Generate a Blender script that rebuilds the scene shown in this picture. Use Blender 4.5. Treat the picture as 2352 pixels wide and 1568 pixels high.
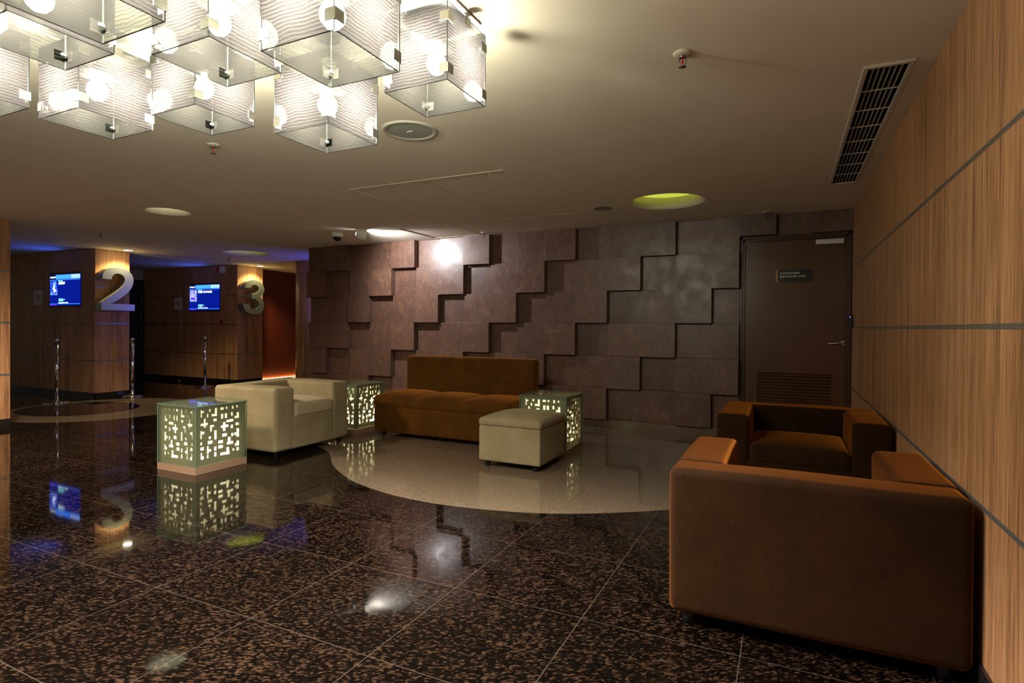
import bpy, bmesh, math, random
from mathutils import Vector, Matrix
random.seed(7)
S = bpy.context.scene
COL = S.collection
for o in list(bpy.data.objects):
    bpy.data.objects.remove(o)

# ------------------------------------------------------------ camera, world, exposure
cd = bpy.data.cameras.new('camera'); cam = bpy.data.objects.new('camera', cd); COL.objects.link(cam)
cd.sensor_width = 36.0; cd.lens = 36.0 * 1307.0 / 2352.0; cd.shift_y = -(784 - 758.3) / 2352.0
cd.clip_start = 0.05
R_ = Matrix(((0.900507, -0.008579, 0.434757), (0.434792, 0.002692, -0.900527), (0.006556, 0.99996, 0.006155)))
cam.matrix_world = Matrix.Translation((0, 0, 1.25)) @ R_.to_4x4()
S.camera = cam
S.view_settings.view_transform = 'Standard'; S.view_settings.look = 'None'
S.view_settings.exposure = 1.2; S.view_settings.gamma = 1.0; S.view_settings.use_curve_mapping = False
W = bpy.data.worlds.new('world'); S.world = W; W.use_nodes = True
W.node_tree.nodes['Background'].inputs[0].default_value = (1.0, 0.85, 0.68, 1)
W.node_tree.nodes['Background'].inputs[1].default_value = 0.03
S.cycles.use_denoising = True
S.cycles.max_bounces = 8; S.cycles.diffuse_bounces = 4; S.cycles.glossy_bounces = 4
S.cycles.transparent_max_bounces = 24; S.cycles.transmission_bounces = 8
S.cycles.sample_clamp_indirect = 4.0
S.cycles.use_light_tree = True

BULB = 1000.0          # emission of a pendant bulb
SPOT = 62.0          # wall spot, watt
DOWN = 60.0          # downlights over the big numbers, watt

CEIL = 2.515

# ------------------------------------------------------------ materials
def mat(name):
    m = bpy.data.materials.new(name); m.use_nodes = True
    nt = m.node_tree; b = nt.nodes['Principled BSDF']
    return m, nt, b
def N(nt, t, **k):
    n = nt.nodes.new(t)
    for a, v in k.items(): setattr(n, a, v)
    return n
def L(nt, a, b): nt.links.new(a, b)
def plain(name, col, rough=0.5, metal=0.0, spec=0.5, emis=None, es=0.0, coat=0.0, bump=0.0, bscale=80):
    m, nt, b = mat(name)
    b.inputs['Base Color'].default_value = (*col, 1); b.inputs['Roughness'].default_value = rough
    b.inputs['Metallic'].default_value = metal; b.inputs['Specular IOR Level'].default_value = spec
    b.inputs['Coat Weight'].default_value = coat
    # slight procedural variation
    g = N(nt, 'ShaderNodeNewGeometry'); n = N(nt, 'ShaderNodeTexNoise'); n.inputs['Scale'].default_value = bscale
    n.inputs['Detail'].default_value = 3
    L(nt, g.outputs['Position'], n.inputs['Vector'])
    mx = N(nt, 'ShaderNodeMix', data_type='RGBA'); mx.inputs[6].default_value = (*[c * .93 for c in col], 1); mx.inputs[7].default_value = (*[min(1, c * 1.07) for c in col], 1)
    L(nt, n.outputs['Fac'], mx.inputs[0]); L(nt, mx.outputs[2], b.inputs['Base Color'])
    if bump:
        bp = N(nt, 'ShaderNodeBump'); bp.inputs['Strength'].default_value = bump; bp.inputs['Distance'].default_value = 0.002
        L(nt, n.outputs['Fac'], bp.inputs['Height']); L(nt, bp.outputs[0], b.inputs['Normal'])
    if emis:
        b.inputs['Emission Color'].default_value = (*emis, 1); b.inputs['Emission Strength'].default_value = es
    return m
def emit(name, col, s):
    m = bpy.data.materials.new(name); m.use_nodes = True; nt = m.node_tree; nt.nodes.clear()
    e = N(nt, 'ShaderNodeEmission'); e.inputs[0].default_value = (*col, 1); e.inputs[1].default_value = s
    o = N(nt, 'ShaderNodeOutputMaterial'); L(nt, e.outputs[0], o.inputs[0]); return m
def ramp(nt, fac, stops):
    r = N(nt, 'ShaderNodeValToRGB'); els = r.color_ramp.elements
    while len(els) < len(stops): els.new(0.5)
    for e, (p, c) in zip(els, stops): e.position = p; e.color = (*c, 1)
    L(nt, fac, r.inputs[0]); return r
def math_(nt, op, a, b=None, clamp=False):
    n = N(nt, 'ShaderNodeMath', operation=op, use_clamp=clamp)
    for i, v in enumerate((a, b)):
        if v is None: continue
        if isinstance(v, (int, float)): n.inputs[i].default_value = v
        else: L(nt, v, n.inputs[i])
    return n.outputs[0]
def sep(nt):
    g = N(nt, 'ShaderNodeNewGeometry'); s = N(nt, 'ShaderNodeSeparateXYZ'); L(nt, g.outputs['Position'], s.inputs[0]); return s.outputs
def comb(nt, x, y, z):
    c = N(nt, 'ShaderNodeCombineXYZ')
    for i, v in enumerate((x, y, z)):
        if isinstance(v, (int, float)): c.inputs[i].default_value = v
        else: L(nt, v, c.inputs[i])
    return c.outputs[0]
def noise(nt, vec, scale, detail=3, rough=.5, dist=0):
    n = N(nt, 'ShaderNodeTexNoise'); n.inputs['Scale'].default_value = scale; n.inputs['Detail'].default_value = detail
    n.inputs['Roughness'].default_value = rough; n.inputs['Distortion'].default_value = dist
    L(nt, vec, n.inputs['Vector']); return n.outputs['Fac']

def wood_veneer():
    m, nt, b = mat('striped_wood_veneer')
    x, y, z = sep(nt); s = math_(nt, 'ADD', x, y)
    v1 = comb(nt, s, 0.0, math_(nt, 'MULTIPLY', z, .012))
    f1 = noise(nt, v1, 170, 4, .8)
    v2 = comb(nt, s, 3.0, math_(nt, 'MULTIPLY', z, .03))
    f2 = noise(nt, v2, 16, 3)
    f = math_(nt, 'ADD', math_(nt, 'MULTIPLY', f1, .75), math_(nt, 'MULTIPLY', f2, .25))
    r = ramp(nt, f, [(.37, (.09, .038, .018)), (.45, (.29, .135, .064)), (.52, (.50, .25, .118)), (.64, (.70, .40, .205))])
    L(nt, r.outputs[0], b.inputs['Base Color']); b.inputs['Roughness'].default_value = .42
    b.inputs['Specular IOR Level'].default_value = .35
    return m
def tile_mat():
    m, nt, b = mat('burl_brown_cladding')
    g = N(nt, 'ShaderNodeNewGeometry'); oi = N(nt, 'ShaderNodeObjectInfo')
    x, y, z = sep(nt)
    off = math_(nt, 'MULTIPLY', oi.outputs['Random'], 30.0)
    v = comb(nt, math_(nt, 'ADD', x, off), y, math_(nt, 'MULTIPLY', z, .55))
    n1 = noise(nt, v, 9, 6, .62, 1.8)
    n2 = noise(nt, v, 26, 4, .6, 2.5)
    f = math_(nt, 'ADD', math_(nt, 'MULTIPLY', n1, .5), math_(nt, 'MULTIPLY', n2, .5))
    r = ramp(nt, f, [(.3, (.078, .040, .029)), (.5, (.120, .062, .042)), (.60, (.18, .086, .048)), (.72, (.31, .148, .064))])
    mx = N(nt, 'ShaderNodeMix', data_type='RGBA', blend_type='MULTIPLY'); mx.inputs[0].default_value = 1
    L(nt, r.outputs[0], mx.inputs[6])
    rr = ramp(nt, oi.outputs['Random'], [(0, (.82, .82, .84)), (1, (1.12, 1.1, 1.08))]); L(nt, rr.outputs[0], mx.inputs[7])
    L(nt, mx.outputs[2], b.inputs['Base Color'])
    b.inputs['Roughness'].default_value = .36; b.inputs['Specular IOR Level'].default_value = .55
    n3 = noise(nt, g.outputs['Position'], 7, 4)
    L(nt, ramp(nt, n3, [(.3, (.30,) * 3), (.7, (.46,) * 3)]).outputs[0], b.inputs['Roughness'])
    bp = N(nt, 'ShaderNodeBump'); bp.inputs['Strength'].default_value = .12; bp.inputs['Distance'].default_value = .002
    L(nt, n2, bp.inputs['Height']); L(nt, bp.outputs[0], b.inputs['Normal'])
    return m
def grout(nt, x, y):
    def line(v, off, per, w):
        f = math_(nt, 'FRACT', math_(nt, 'DIVIDE', math_(nt, 'ADD', v, off), per))
        d = math_(nt, 'ABSOLUTE', math_(nt, 'SUBTRACT', f, .5))
        return math_(nt, 'GREATER_THAN', d, .5 - w / per)
    return math_(nt, 'MAXIMUM', line(x, .15, .634, .0019), line(y, -1.07, .6295, .0019))
def granite_dark():
    m, nt, b = mat('dark_brown_granite')
    x, y, z = sep(nt)
    c, s_ = math.cos(.45), math.sin(.45)
    u = math_(nt, 'ADD', math_(nt, 'MULTIPLY', x, c), math_(nt, 'MULTIPLY', y, s_))
    v = math_(nt, 'SUBTRACT', math_(nt, 'MULTIPLY', y, c), math_(nt, 'MULTIPLY', x, s_))
    vec = comb(nt, u, math_(nt, 'MULTIPLY', v, 1.7), 0.0)
    n0 = N(nt, 'ShaderNodeTexNoise'); n0.inputs['Scale'].default_value = 30; n0.inputs['Detail'].default_value = 3
    L(nt, vec, n0.inputs['Vector'])
    vm = N(nt, 'ShaderNodeMix', data_type='VECTOR'); vm.inputs[0].default_value = .012
    L(nt, vec, vm.inputs[4]); L(nt, n0.outputs['Color'], vm.inputs[5])
    vo = N(nt, 'ShaderNodeTexVoronoi', feature='F1'); vo.inputs['Scale'].default_value = 78; L(nt, vm.outputs[1], vo.inputs['Vector'])
    cellr = N(nt, 'ShaderNodeSeparateXYZ'); L(nt, vo.outputs['Color'], cellr.inputs[0])
    clouds = noise(nt, comb(nt, x, y, 0.0), 2.3, 4, .6)
    big = noise(nt, vec, 22, 4, .7)
    f = math_(nt, 'ADD', math_(nt, 'MULTIPLY', cellr.outputs[0], .72), math_(nt, 'MULTIPLY', big, .28))
    f = math_(nt, 'ADD', f, math_(nt, 'MULTIPLY', math_(nt, 'SUBTRACT', clouds, .5), .35))
    fine = noise(nt, vec, 240, 3, .7)
    f = math_(nt, 'ADD', f, math_(nt, 'MULTIPLY', math_(nt, 'SUBTRACT', fine, .5), .3))
    r = ramp(nt, f, [(.46, (.0012, .0009, .0008)), (.60, (.0036, .0024, .0017)), (.68, (.0125, .0064, .0036)), (.86, (.038, .021, .012))])
    mx = N(nt, 'ShaderNodeMix', data_type='RGBA'); L(nt, grout(nt, x, y), mx.inputs[0])
    L(nt, r.outputs[0], mx.inputs[6]); mx.inputs[7].default_value = (.05, .037, .027, 1)
    L(nt, mx.outputs[2], b.inputs['Base Color']); b.inputs['Specular IOR Level'].default_value = .5
    L(nt, ramp(nt, fine, [(.3, (.02,) * 3), (.7, (.06,) * 3)]).outputs[0], b.inputs['Roughness'])
    return m
def granite_light():
    m, nt, b = mat('beige_speckled_granite')
    x, y, z = sep(nt); g = N(nt, 'ShaderNodeNewGeometry')
    n = noise(nt, g.outputs['Position'], 190, 4, .75)
    r = ramp(nt, n, [(.38, (.035, .025, .016)), (.48, (.13, .095, .062)), (.58, (.22, .162, .108)), (.68, (.36, .28, .19))])
    mx = N(nt, 'ShaderNodeMix', data_type='RGBA'); L(nt, grout(nt, x, y), mx.inputs[0])
    L(nt, r.outputs[0], mx.inputs[6]); mx.inputs[7].default_value = (.2, .14, .1, 1)
    L(nt, mx.outputs[2], b.inputs['Base Color']); b.inputs['Roughness'].default_value = .06; b.inputs['Specular IOR Level'].default_value = .5
    return m
def fabric(name, c0, c1, sheen, scol, sc=140, bump=.5):
    m, nt, b = mat(name)
    tc = N(nt, 'ShaderNodeTexCoord'); g = tc.outputs['Object']
    s = N(nt, 'ShaderNodeSeparateXYZ'); L(nt, g, s.inputs[0]); x, y, z = s.outputs
    a = noise(nt, comb(nt, math_(nt, 'MULTIPLY', x, 5.0), math_(nt, 'MULTIPLY', y, 5.0), z), sc * .6, 3, .7)
    bb = noise(nt, comb(nt, x, y, math_(nt, 'MULTIPLY', z, 5.0)), sc * .6, 3, .7)
    big = noise(nt, g, 5, 4, .6)
    f = math_(nt, 'ADD', math_(nt, 'MULTIPLY', math_(nt, 'ADD', a, bb), .36), math_(nt, 'MULTIPLY', big, .28))
    r = ramp(nt, f, [(.40, c0), (.62, c1)])
    L(nt, r.outputs[0], b.inputs['Base Color']); b.inputs['Roughness'].default_value = .9; b.inputs['Specular IOR Level'].default_value = .15
    b.inputs['Sheen Weight'].default_value = sheen; b.inputs['Sheen Tint'].default_value = (*scol, 1); b.inputs['Sheen Roughness'].default_value = .35
    bp = N(nt, 'ShaderNodeBump'); bp.inputs['Strength'].default_value = bump; bp.inputs['Distance'].default_value = .0012
    L(nt, math_(nt, 'ADD', a, bb), bp.inputs['Height']); L(nt, bp.outputs[0], b.inputs['Normal'])
    return m
def wavy_glass():
    m = bpy.data.materials.new('etched_wave_glass'); m.use_nodes = True; nt = m.node_tree; nt.nodes.clear()
    x, y, z = sep(nt)
    s = math_(nt, 'ADD', x, y)
    wob = noise(nt, comb(nt, s, 0.0, math_(nt, 'MULTIPLY', z, 1.0)), 13, 2, .5)
    zz = math_(nt, 'ADD', z, math_(nt, 'MULTIPLY', wob, .022))
    w = math_(nt, 'SINE', math_(nt, 'MULTIPLY', zz, 2 * math.pi / .0125))
    st = math_(nt, 'GREATER_THAN', w, .35)
    fac = math_(nt, 'ADD', .81, math_(nt, 'MULTIPLY', st, .14))
    tr = N(nt, 'ShaderNodeBsdfTranslucent'); L(nt, ramp(nt, st, [(0, (.0085, .0077, .0073)), (1, (.0165, .0146, .0142))]).outputs[0], tr.inputs[0])
    df = N(nt, 'ShaderNodeBsdfDiffuse'); df.inputs[0].default_value = (.024, .0225, .0195, 1)
    m1 = N(nt, 'ShaderNodeMixShader'); m1.inputs[0].default_value = .25; L(nt, tr.outputs[0], m1.inputs[1]); L(nt, df.outputs[0], m1.inputs[2])
    tp = N(nt, 'ShaderNodeBsdfTransparent'); tp.inputs[0].default_value = (.90, .95, .84, 1)
    m2 = N(nt, 'ShaderNodeMixShader'); L(nt, fac, m2.inputs[0]); L(nt, tp.outputs[0], m2.inputs[1]); L(nt, m1.outputs[0], m2.inputs[2])
    gl = N(nt, 'ShaderNodeBsdfGlossy'); gl.inputs['Roughness'].default_value = .05
    m3 = N(nt, 'ShaderNodeMixShader'); m3.inputs[0].default_value = .004; L(nt, m2.outputs[0], m3.inputs[1]); L(nt, gl.outputs[0], m3.inputs[2])
    o = N(nt, 'ShaderNodeOutputMaterial'); L(nt, m3.outputs[0], o.inputs[0]); return m
def thin_glass(name, tint, frost=.12, gloss=.08, fcol=(.55, .65, .52)):
    m = bpy.data.materials.new(name); m.use_nodes = True; nt = m.node_tree; nt.nodes.clear()
    tp = N(nt, 'ShaderNodeBsdfTransparent'); tp.inputs[0].default_value = (*tint, 1)
    df = N(nt, 'ShaderNodeBsdfDiffuse'); df.inputs[0].default_value = (*fcol, 1)
    tl = N(nt, 'ShaderNodeBsdfTranslucent'); tl.inputs[0].default_value = (*fcol, 1)
    a = N(nt, 'ShaderNodeAddShader'); 
    m0 = N(nt, 'ShaderNodeMixShader'); m0.inputs[0].default_value = .5; L(nt, df.outputs[0], m0.inputs[1]); L(nt, tl.outputs[0], m0.inputs[2])
    m1 = N(nt, 'ShaderNodeMixShader'); m1.inputs[0].default_value = frost; L(nt, tp.outputs[0], m1.inputs[1]); L(nt, m0.outputs[0], m1.inputs[2])
    nt.nodes.remove(a)
    gl = N(nt, 'ShaderNodeBsdfGlossy'); gl.inputs['Roughness'].default_value = .02
    fr = N(nt, 'ShaderNodeFresnel'); fr.inputs[0].default_value = 1.5
    gg = N(nt, 'ShaderNodeNewGeometry')
    fm = math_(nt, 'MULTIPLY', math_(nt, 'ADD', fr.outputs[0], gloss, True), math_(nt, 'SUBTRACT', 1.0, gg.outputs['Backfacing']))
    m2 = N(nt, 'ShaderNodeMixShader'); L(nt, fm, m2.inputs[0]); L(nt, m1.outputs[0], m2.inputs[1]); L(nt, gl.outputs[0], m2.inputs[2])
    o = N(nt, 'ShaderNodeOutputMaterial'); L(nt, m2.outputs[0], o.inputs[0]); return m
def clear_glass():
    m = bpy.data.materials.new('clear_inner_glass'); m.use_nodes = True; nt = m.node_tree; nt.nodes.clear()
    tp = N(nt, 'ShaderNodeBsdfTransparent'); tp.inputs[0].default_value = (.98, 1, .98, 1)
    o = N(nt, 'ShaderNodeOutputMaterial'); L(nt, tp.outputs[0], o.inputs[0]); return m
def translucent(name, col, t=.6):
    m = bpy.data.materials.new(name); m.use_nodes = True; nt = m.node_tree; nt.nodes.clear()
    df = N(nt, 'ShaderNodeBsdfDiffuse'); df.inputs[0].default_value = (*col, 1)
    tl = N(nt, 'ShaderNodeBsdfTranslucent'); tl.inputs[0].default_value = (*col, 1)
    m0 = N(nt, 'ShaderNodeMixShader'); m0.inputs[0].default_value = t; L(nt, df.outputs[0], m0.inputs[1]); L(nt, tl.outputs[0], m0.inputs[2])
    o = N(nt, 'ShaderNodeOutputMaterial'); L(nt, m0.outputs[0], o.inputs[0]); return m
def brushed(name, col, rough=.3):
    m, nt, b = mat(name); x, y, z = sep(nt)
    n = noise(nt, comb(nt, x, y, math_(nt, 'MULTIPLY', z, 12.0)), 40, 2)
    b.inputs['Base Color'].default_value = (*col, 1); b.inputs['Metallic'].default_value = 1
    L(nt, ramp(nt, n, [(.3, (rough * .8,) * 3), (.7, (rough * 1.2,) * 3)]).outputs[0], b.inputs['Roughness']); return m

M = dict(
    wood=wood_veneer(), tile=tile_mat(), gdark=granite_dark(), glight=granite_light(),
    ceil=plain('painted_plaster', (.80, .72, .58), .75, bscale=3),
    cream=fabric('cream_tweed', (.22, .172, .095), (.39, .315, .19), .25, (.9, .8, .6), 190, .55),
    creamc=fabric('pale_cream_cloth', (.38, .31, .205), (.50, .42, .29), .2, (.9, .8, .7), 190, .3),
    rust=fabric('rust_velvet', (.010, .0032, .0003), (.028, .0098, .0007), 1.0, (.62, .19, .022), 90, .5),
    rust_lit=fabric('rust_velvet_lit_sofa', (.045, .0150, .0014), (.110, .040, .0030), 1.0, (.70, .24, .03), 90, .5),  # same velvet as the armchairs, colour brightened to stand in for light
    black=plain('black_plastic', (.012, .012, .013), .35), dark=plain('dark_void', (.008, .007, .007), .7),
    chrome=plain('chrome', (.85, .86, .88), .08, 1.0), steel=brushed('brushed_steel', (.62, .64, .62), .32),
    nickel=brushed('satin_nickel', (.30, .29, .25), .35), alu=plain('grey_aluminium_strip', (.33, .32, .30), .35, .7),
    numface=plain('brushed_number_face', (.42, .46, .38), .36, .8),
    darkbase=plain('black_granite_base', (.018, .015, .014), .15), skirt=None,
    doorw=plain('dark_door_veneer', (.115, .048, .020), .30, spec=.5, bscale=12),
    doorf=plain('dark_door_frame', (.075, .028, .012), .32, bscale=12),
    white=plain('white_plastic', (.75, .74, .70), .4), cream_metal=plain('powder_coated_vent', (.58, .52, .43), .5),
    red=plain('red_wall_paint', (.150, .026, .010), .55), redp=plain('red_plastic', (.45, .02, .02), .35),
    base=plain('sand_laminate', (.34, .21, .135), .5), blackglass=plain('black_glass', (.01, .01, .012), .05),
    wave=wavy_glass(), inner=clear_glass(), edge=plain('polished_glass_edge', (.035, .038, .033), .25, emis=(.9, .95, .85), es=0.0),
    tglass=thin_glass('clear_green_glass', (.92, .97, .92), .04, .03), tedge=translucent('green_glass_edge', (.22, .34, .26), .5),
    acrylic=translucent('grey_acrylic_screen', (.36, .325, .24), .4), diffuser=translucent('lamp_diffuser', (.95, .90, .80), .7),
    tan=plain('tan_stripe', (.55, .27, .06), .5), signblack=plain('sign_black', (.012, .013, .013), .3),
    paper=plain('sign_paper', (.75, .72, .66), .6), lintel=plain('beige_lintel', (.40, .36, .28), .7),
    speaker=plain('speaker_grille_grey', (.34, .35, .30), .6, bump=.4, bscale=900), spkring=plain('speaker_rim', (.5, .46, .38), .5),
)
M['skirt'] = M['glight']
bulb_m = emit('bulb_glow', (1.0, .93, .84), BULB)
tube_m = emit('table_lamp_glow', (1.0, .90, .66), 24.0)
down_m = emit('downlight_glow', (1.0, .93, .68), 8.0)
dome_m = emit('cove_glow_green', (.60, .68, .075), .42)
dome2_m = emit('cove_glow_pale', (.95, .95, .62), .6)
spotl_m = emit('spot_glow', (.92, .95, 1.0), 30.0)
strip_m = emit('floor_strip_glow', (1.0, .55, .14), 16.0)
scr_bg = emit('screen_navy', (.0012, .006, .16), .85)
scr_bar = emit('screen_light_blue', (.04, .22, 1.0), 1.0)
scr_bar2 = emit('screen_pale_blue', (.25, .42, 1.0), .9)
scr_txt = emit('screen_text_white', (.75, .9, 1.0), 1.0)
scr_cyan = emit('screen_text_cyan', (.2, .95, .9), 1.0)
scr_dark = emit('screen_black_blue', (.0005, .002, .03), 1.0)
scr_vio = emit('screen_violet', (.08, .01, .9), .7)
led_m = emit('blue_led', (.05, .05, 1.0), 8.0)

def poster_mat(kind):
    m = bpy.data.materials.new('screen_poster_%s' % kind); m.use_nodes = True; nt = m.node_tree; nt.nodes.clear()
    x, y, z = sep(nt); v = comb(nt, math_(nt, 'MULTIPLY', x, 1.0), 0.0, math_(nt, 'MULTIPLY', z, .7))
    n = noise(nt, v, 9 if kind == 'blue' else 26, 4, .6, 1.0)
    if kind == 'blue': r = ramp(nt, n, [(.35, (.005, .01, .2)), (.52, (.02, .08, .9)), (.66, (.3, .6, 1.0))])
    else: r = ramp(nt, n, [(.40, (.02, .05, .6)), (.5, (.35, .5, 1.0)), (.6, (.5, .2, .8)), (.7, (.3, .75, 1.0))])
    e = N(nt, 'ShaderNodeEmission'); e.inputs[1].default_value = .7; L(nt, r.outputs[0], e.inputs[0])
    o = N(nt, 'ShaderNodeOutputMaterial'); L(nt, e.outputs[0], o.inputs[0]); return m

# ------------------------------------------------------------ object helpers
def tag(o, label=None, cat=None, group=None, kind=None):
    if label: o['label'] = label
    if cat: o['category'] = cat
    if group: o['group'] = group
    if kind: o['kind'] = kind
    return o
def empty(name, loc, rz=0, **k):
    o = bpy.data.objects.new(name, None); COL.objects.link(o); o.location = loc; o.rotation_euler = (0, 0, rz)
    o.empty_display_size = .1
    return tag(o, **k)
def link(name, me, m, parent=None, loc=None, smooth=False):
    o = bpy.data.objects.new(name, me); COL.objects.link(o)
    for mm in (m if isinstance(m, (list, tuple)) else [m]): me.materials.append(mm)
    if parent: o.parent = parent
    if loc: o.location = loc
    if smooth:
        for p in me.polygons: p.use_smooth = True
    return o
class MB:
    def __init__(s): s.v = []; s.f = []; s.mi = []; s.sm = []
    def face(s, pts, mi=0, sm=False):
        n = len(s.v); s.v += [tuple(p) for p in pts]; s.f.append(tuple(range(n, n + len(pts)))); s.mi.append(mi); s.sm.append(sm); return s
    def box(s, x0, y0, z0, x1, y1, z1, mi=0, emi=None, thin=None):
        n = len(s.v)
        s.v += [(x, y, z) for z in (z0, z1) for y in (y0, y1) for x in (x0, x1)]
        fs = [((0, 2, 3, 1), 'z'), ((4, 5, 7, 6), 'z'), ((0, 1, 5, 4), 'y'), ((2, 6, 7, 3), 'y'), ((0, 4, 6, 2), 'x'), ((1, 3, 7, 5), 'x')]
        for f, ax in fs:
            s.f.append(tuple(n + i for i in f)); s.sm.append(False)
            s.mi.append(mi if (emi is None or ax == thin) else emi)
        return s
    def lathe(s, prof, c=(0, 0, 0), seg=32, axis='z', mi=0, caps=True):
        n = len(s.v); k = len(prof)
        for r, h in prof:
            for i in range(seg):
                a = 2 * math.pi * i / seg; p = (r * math.cos(a), r * math.sin(a), h)
                if axis == 'x': p = (h, p[0], p[1])
                if axis == 'y': p = (p[0], h, p[1])
                s.v.append((p[0] + c[0], p[1] + c[1], p[2] + c[2]))
        for j in range(k - 1):
            for i in range(seg):
                a, b = n + j * seg + i, n + j * seg + (i + 1) % seg
                s.f.append((a, b, b + seg, a + seg)); s.mi.append(mi); s.sm.append(True)
        if caps:
            s.f.append(tuple(n + i for i in range(seg))[::-1]); s.mi.append(mi); s.sm.append(False)
            s.f.append(tuple(n + (k - 1) * seg + i for i in range(seg))); s.mi.append(mi); s.sm.append(False)
        return s
    def tube(s, pts, r, seg=10, mi=0):
        pts = [Vector(p) for p in pts]; n = len(s.v)
        for i, p in enumerate(pts):
            d = (pts[min(i + 1, len(pts) - 1)] - pts[max(i - 1, 0)]).normalized()
            a = d.orthogonal().normalized() if i == 0 else (a - d * a.dot(d)).normalized()
            b = d.cross(a)
            for k in range(seg):
                t = 2 * math.pi * k / seg; q = p + (a * math.cos(t) + b * math.sin(t)) * r; s.v.append(tuple(q))
        for i in range(len(pts) - 1):
            for k in range(seg):
                a0, b0 = n + i * seg + k, n + i * seg + (k + 1) % seg
                s.f.append((a0, b0, b0 + seg, a0 + seg)); s.mi.append(mi); s.sm.append(True)
        s.f.append(tuple(n + k for k in range(seg))[::-1]); s.mi.append(mi); s.sm.append(False)
        s.f.append(tuple(n + (len(pts) - 1) * seg + k for k in range(seg))); s.mi.append(mi); s.sm.append(False)
        return s
    def prism(s, poly, x0, x1, mi=0, emi=0):     # polygon in (y, z) extruded along x
        n = len(s.v); k = len(poly)
        s.v += [(x0, a, b) for a, b in poly] + [(x1, a, b) for a, b in poly]
        s.f.append(tuple(range(n, n + k))[::-1]); s.mi.append(mi); s.sm.append(False)
        s.f.append(tuple(range(n + k, n + 2 * k))); s.mi.append(mi); s.sm.append(False)
        for i in range(k):
            j = (i + 1) % k; s.f.append((n + i, n + j, n + k + j, n + k + i)); s.mi.append(emi); s.sm.append(False)
        return s
    def build(s, name, m, parent=None, loc=None, bevel=0, fix=True):
        me = bpy.data.meshes.new(name); me.from_pydata(s.v, [], s.f)
        for p, mi, sm in zip(me.polygons, s.mi, s.sm): p.material_index = mi; p.use_smooth = sm
        if fix:
            bm = bmesh.new(); bm.from_mesh(me); bmesh.ops.recalc_face_normals(bm, faces=bm.faces); bm.to_mesh(me); bm.free()
        o = link(name, me, m, parent, loc)
        if bevel:
            b = o.modifiers.new('bevel', 'BEVEL'); b.width = bevel; b.segments = 2; b.limit_method = 'ANGLE'
        return o
def rbox(name, x0, y0, z0, x1, y1, z1, r, m, parent=None, n=6, cseg=4, fn=None):
    """upholstered block: rounded box with an optional displacement fn(p, u, v, w)->p"""
    c = Vector(((x0 + x1) / 2, (y0 + y1) / 2, (z0 + z1) / 2)); h = Vector((abs(x1 - x0) / 2, abs(y1 - y0) / 2, abs(z1 - z0) / 2))
    def axis(hh, nn):
        rr = min(r, hh * .98)
        out = []
        for i in range(cseg + 1): out.append(-hh + rr * (1 - math.tan(math.pi / 4 * (1 - i / cseg))))
        for i in range(1, nn): out.append(-hh + rr + (2 * hh - 2 * rr) * i / nn)
        return out + [-v for v in out[:cseg + 1]][::-1]
    nn = n if isinstance(n, (list, tuple)) else (n, n, n)
    A = [axis(h[i], nn[i]) for i in range(3)]
    verts = {}; vl = []; faces = []
    def vid(p):
        k = tuple(round(q, 5) for q in p)
        if k not in verts:
            q = Vector([max(-(h[i] - min(r, h[i] * .98)), min(h[i] - min(r, h[i] * .98), p[i])) for i in range(3)])
            d = Vector(p) - q
            if d.length > 1e-9: d = d.normalized() * min(r, min(h) * .98)
            w = q + d
            if fn: w = fn(w, w.x / h.x, w.y / h.y, w.z / h.z)
            verts[k] = len(vl); vl.append(tuple(w + c))
        return verts[k]
    for ax in range(3):
        a, b = [i for i in range(3) if i != ax]
        for sgn in (-1, 1):
            for i in range(len(A[a]) - 1):
                for j in range(len(A[b]) - 1):
                    q = []
                    for di, dj in ((0, 0), (1, 0), (1, 1), (0, 1)):
                        p = [0, 0, 0]; p[ax] = sgn * h[ax]; p[a] = A[a][i + di]; p[b] = A[b][j + dj]; q.append(vid(p))
                    faces.append(tuple(q))
    me = bpy.data.meshes.new(name); me.from_pydata(vl, [], faces)
    bm = bmesh.new(); bm.from_mesh(me); bmesh.ops.recalc_face_normals(bm, faces=bm.faces); bm.to_mesh(me); bm.free()
    return link(name, me, m, parent, smooth=True)
def text(name, body, loc, size, m, parent, rot=(math.pi / 2, 0, 0), bold=0.0, sx=1.0, extrude=.0008, align='LEFT'):
    cu = bpy.data.curves.new(name, 'FONT'); cu.body = body; cu.size = size; cu.extrude = extrude; cu.offset = bold; cu.align_x = align
    t = bpy.data.objects.new(name, cu); COL.objects.link(t)
    me = bpy.data.meshes.new_from_object(t.evaluated_get(bpy.context.evaluated_depsgraph_get()))
    COL.objects.unlink(t); bpy.data.objects.remove(t)
    me.transform(Matrix.Diagonal((sx, 1, 1, 1)))
    me.materials.clear()
    o = link(name, me, m, parent); o.location = loc; o.rotation_euler = rot
    return o
def kids(o): return [c for c in bpy.data.objects if c.parent == o]
def copy_tree(o, parent=None, top=True):
    ch = kids(o); c = o.copy(); COL.objects.link(c)
    if parent: c.parent = parent
    for k in ch: copy_tree(k, c, False)
    return c
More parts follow.
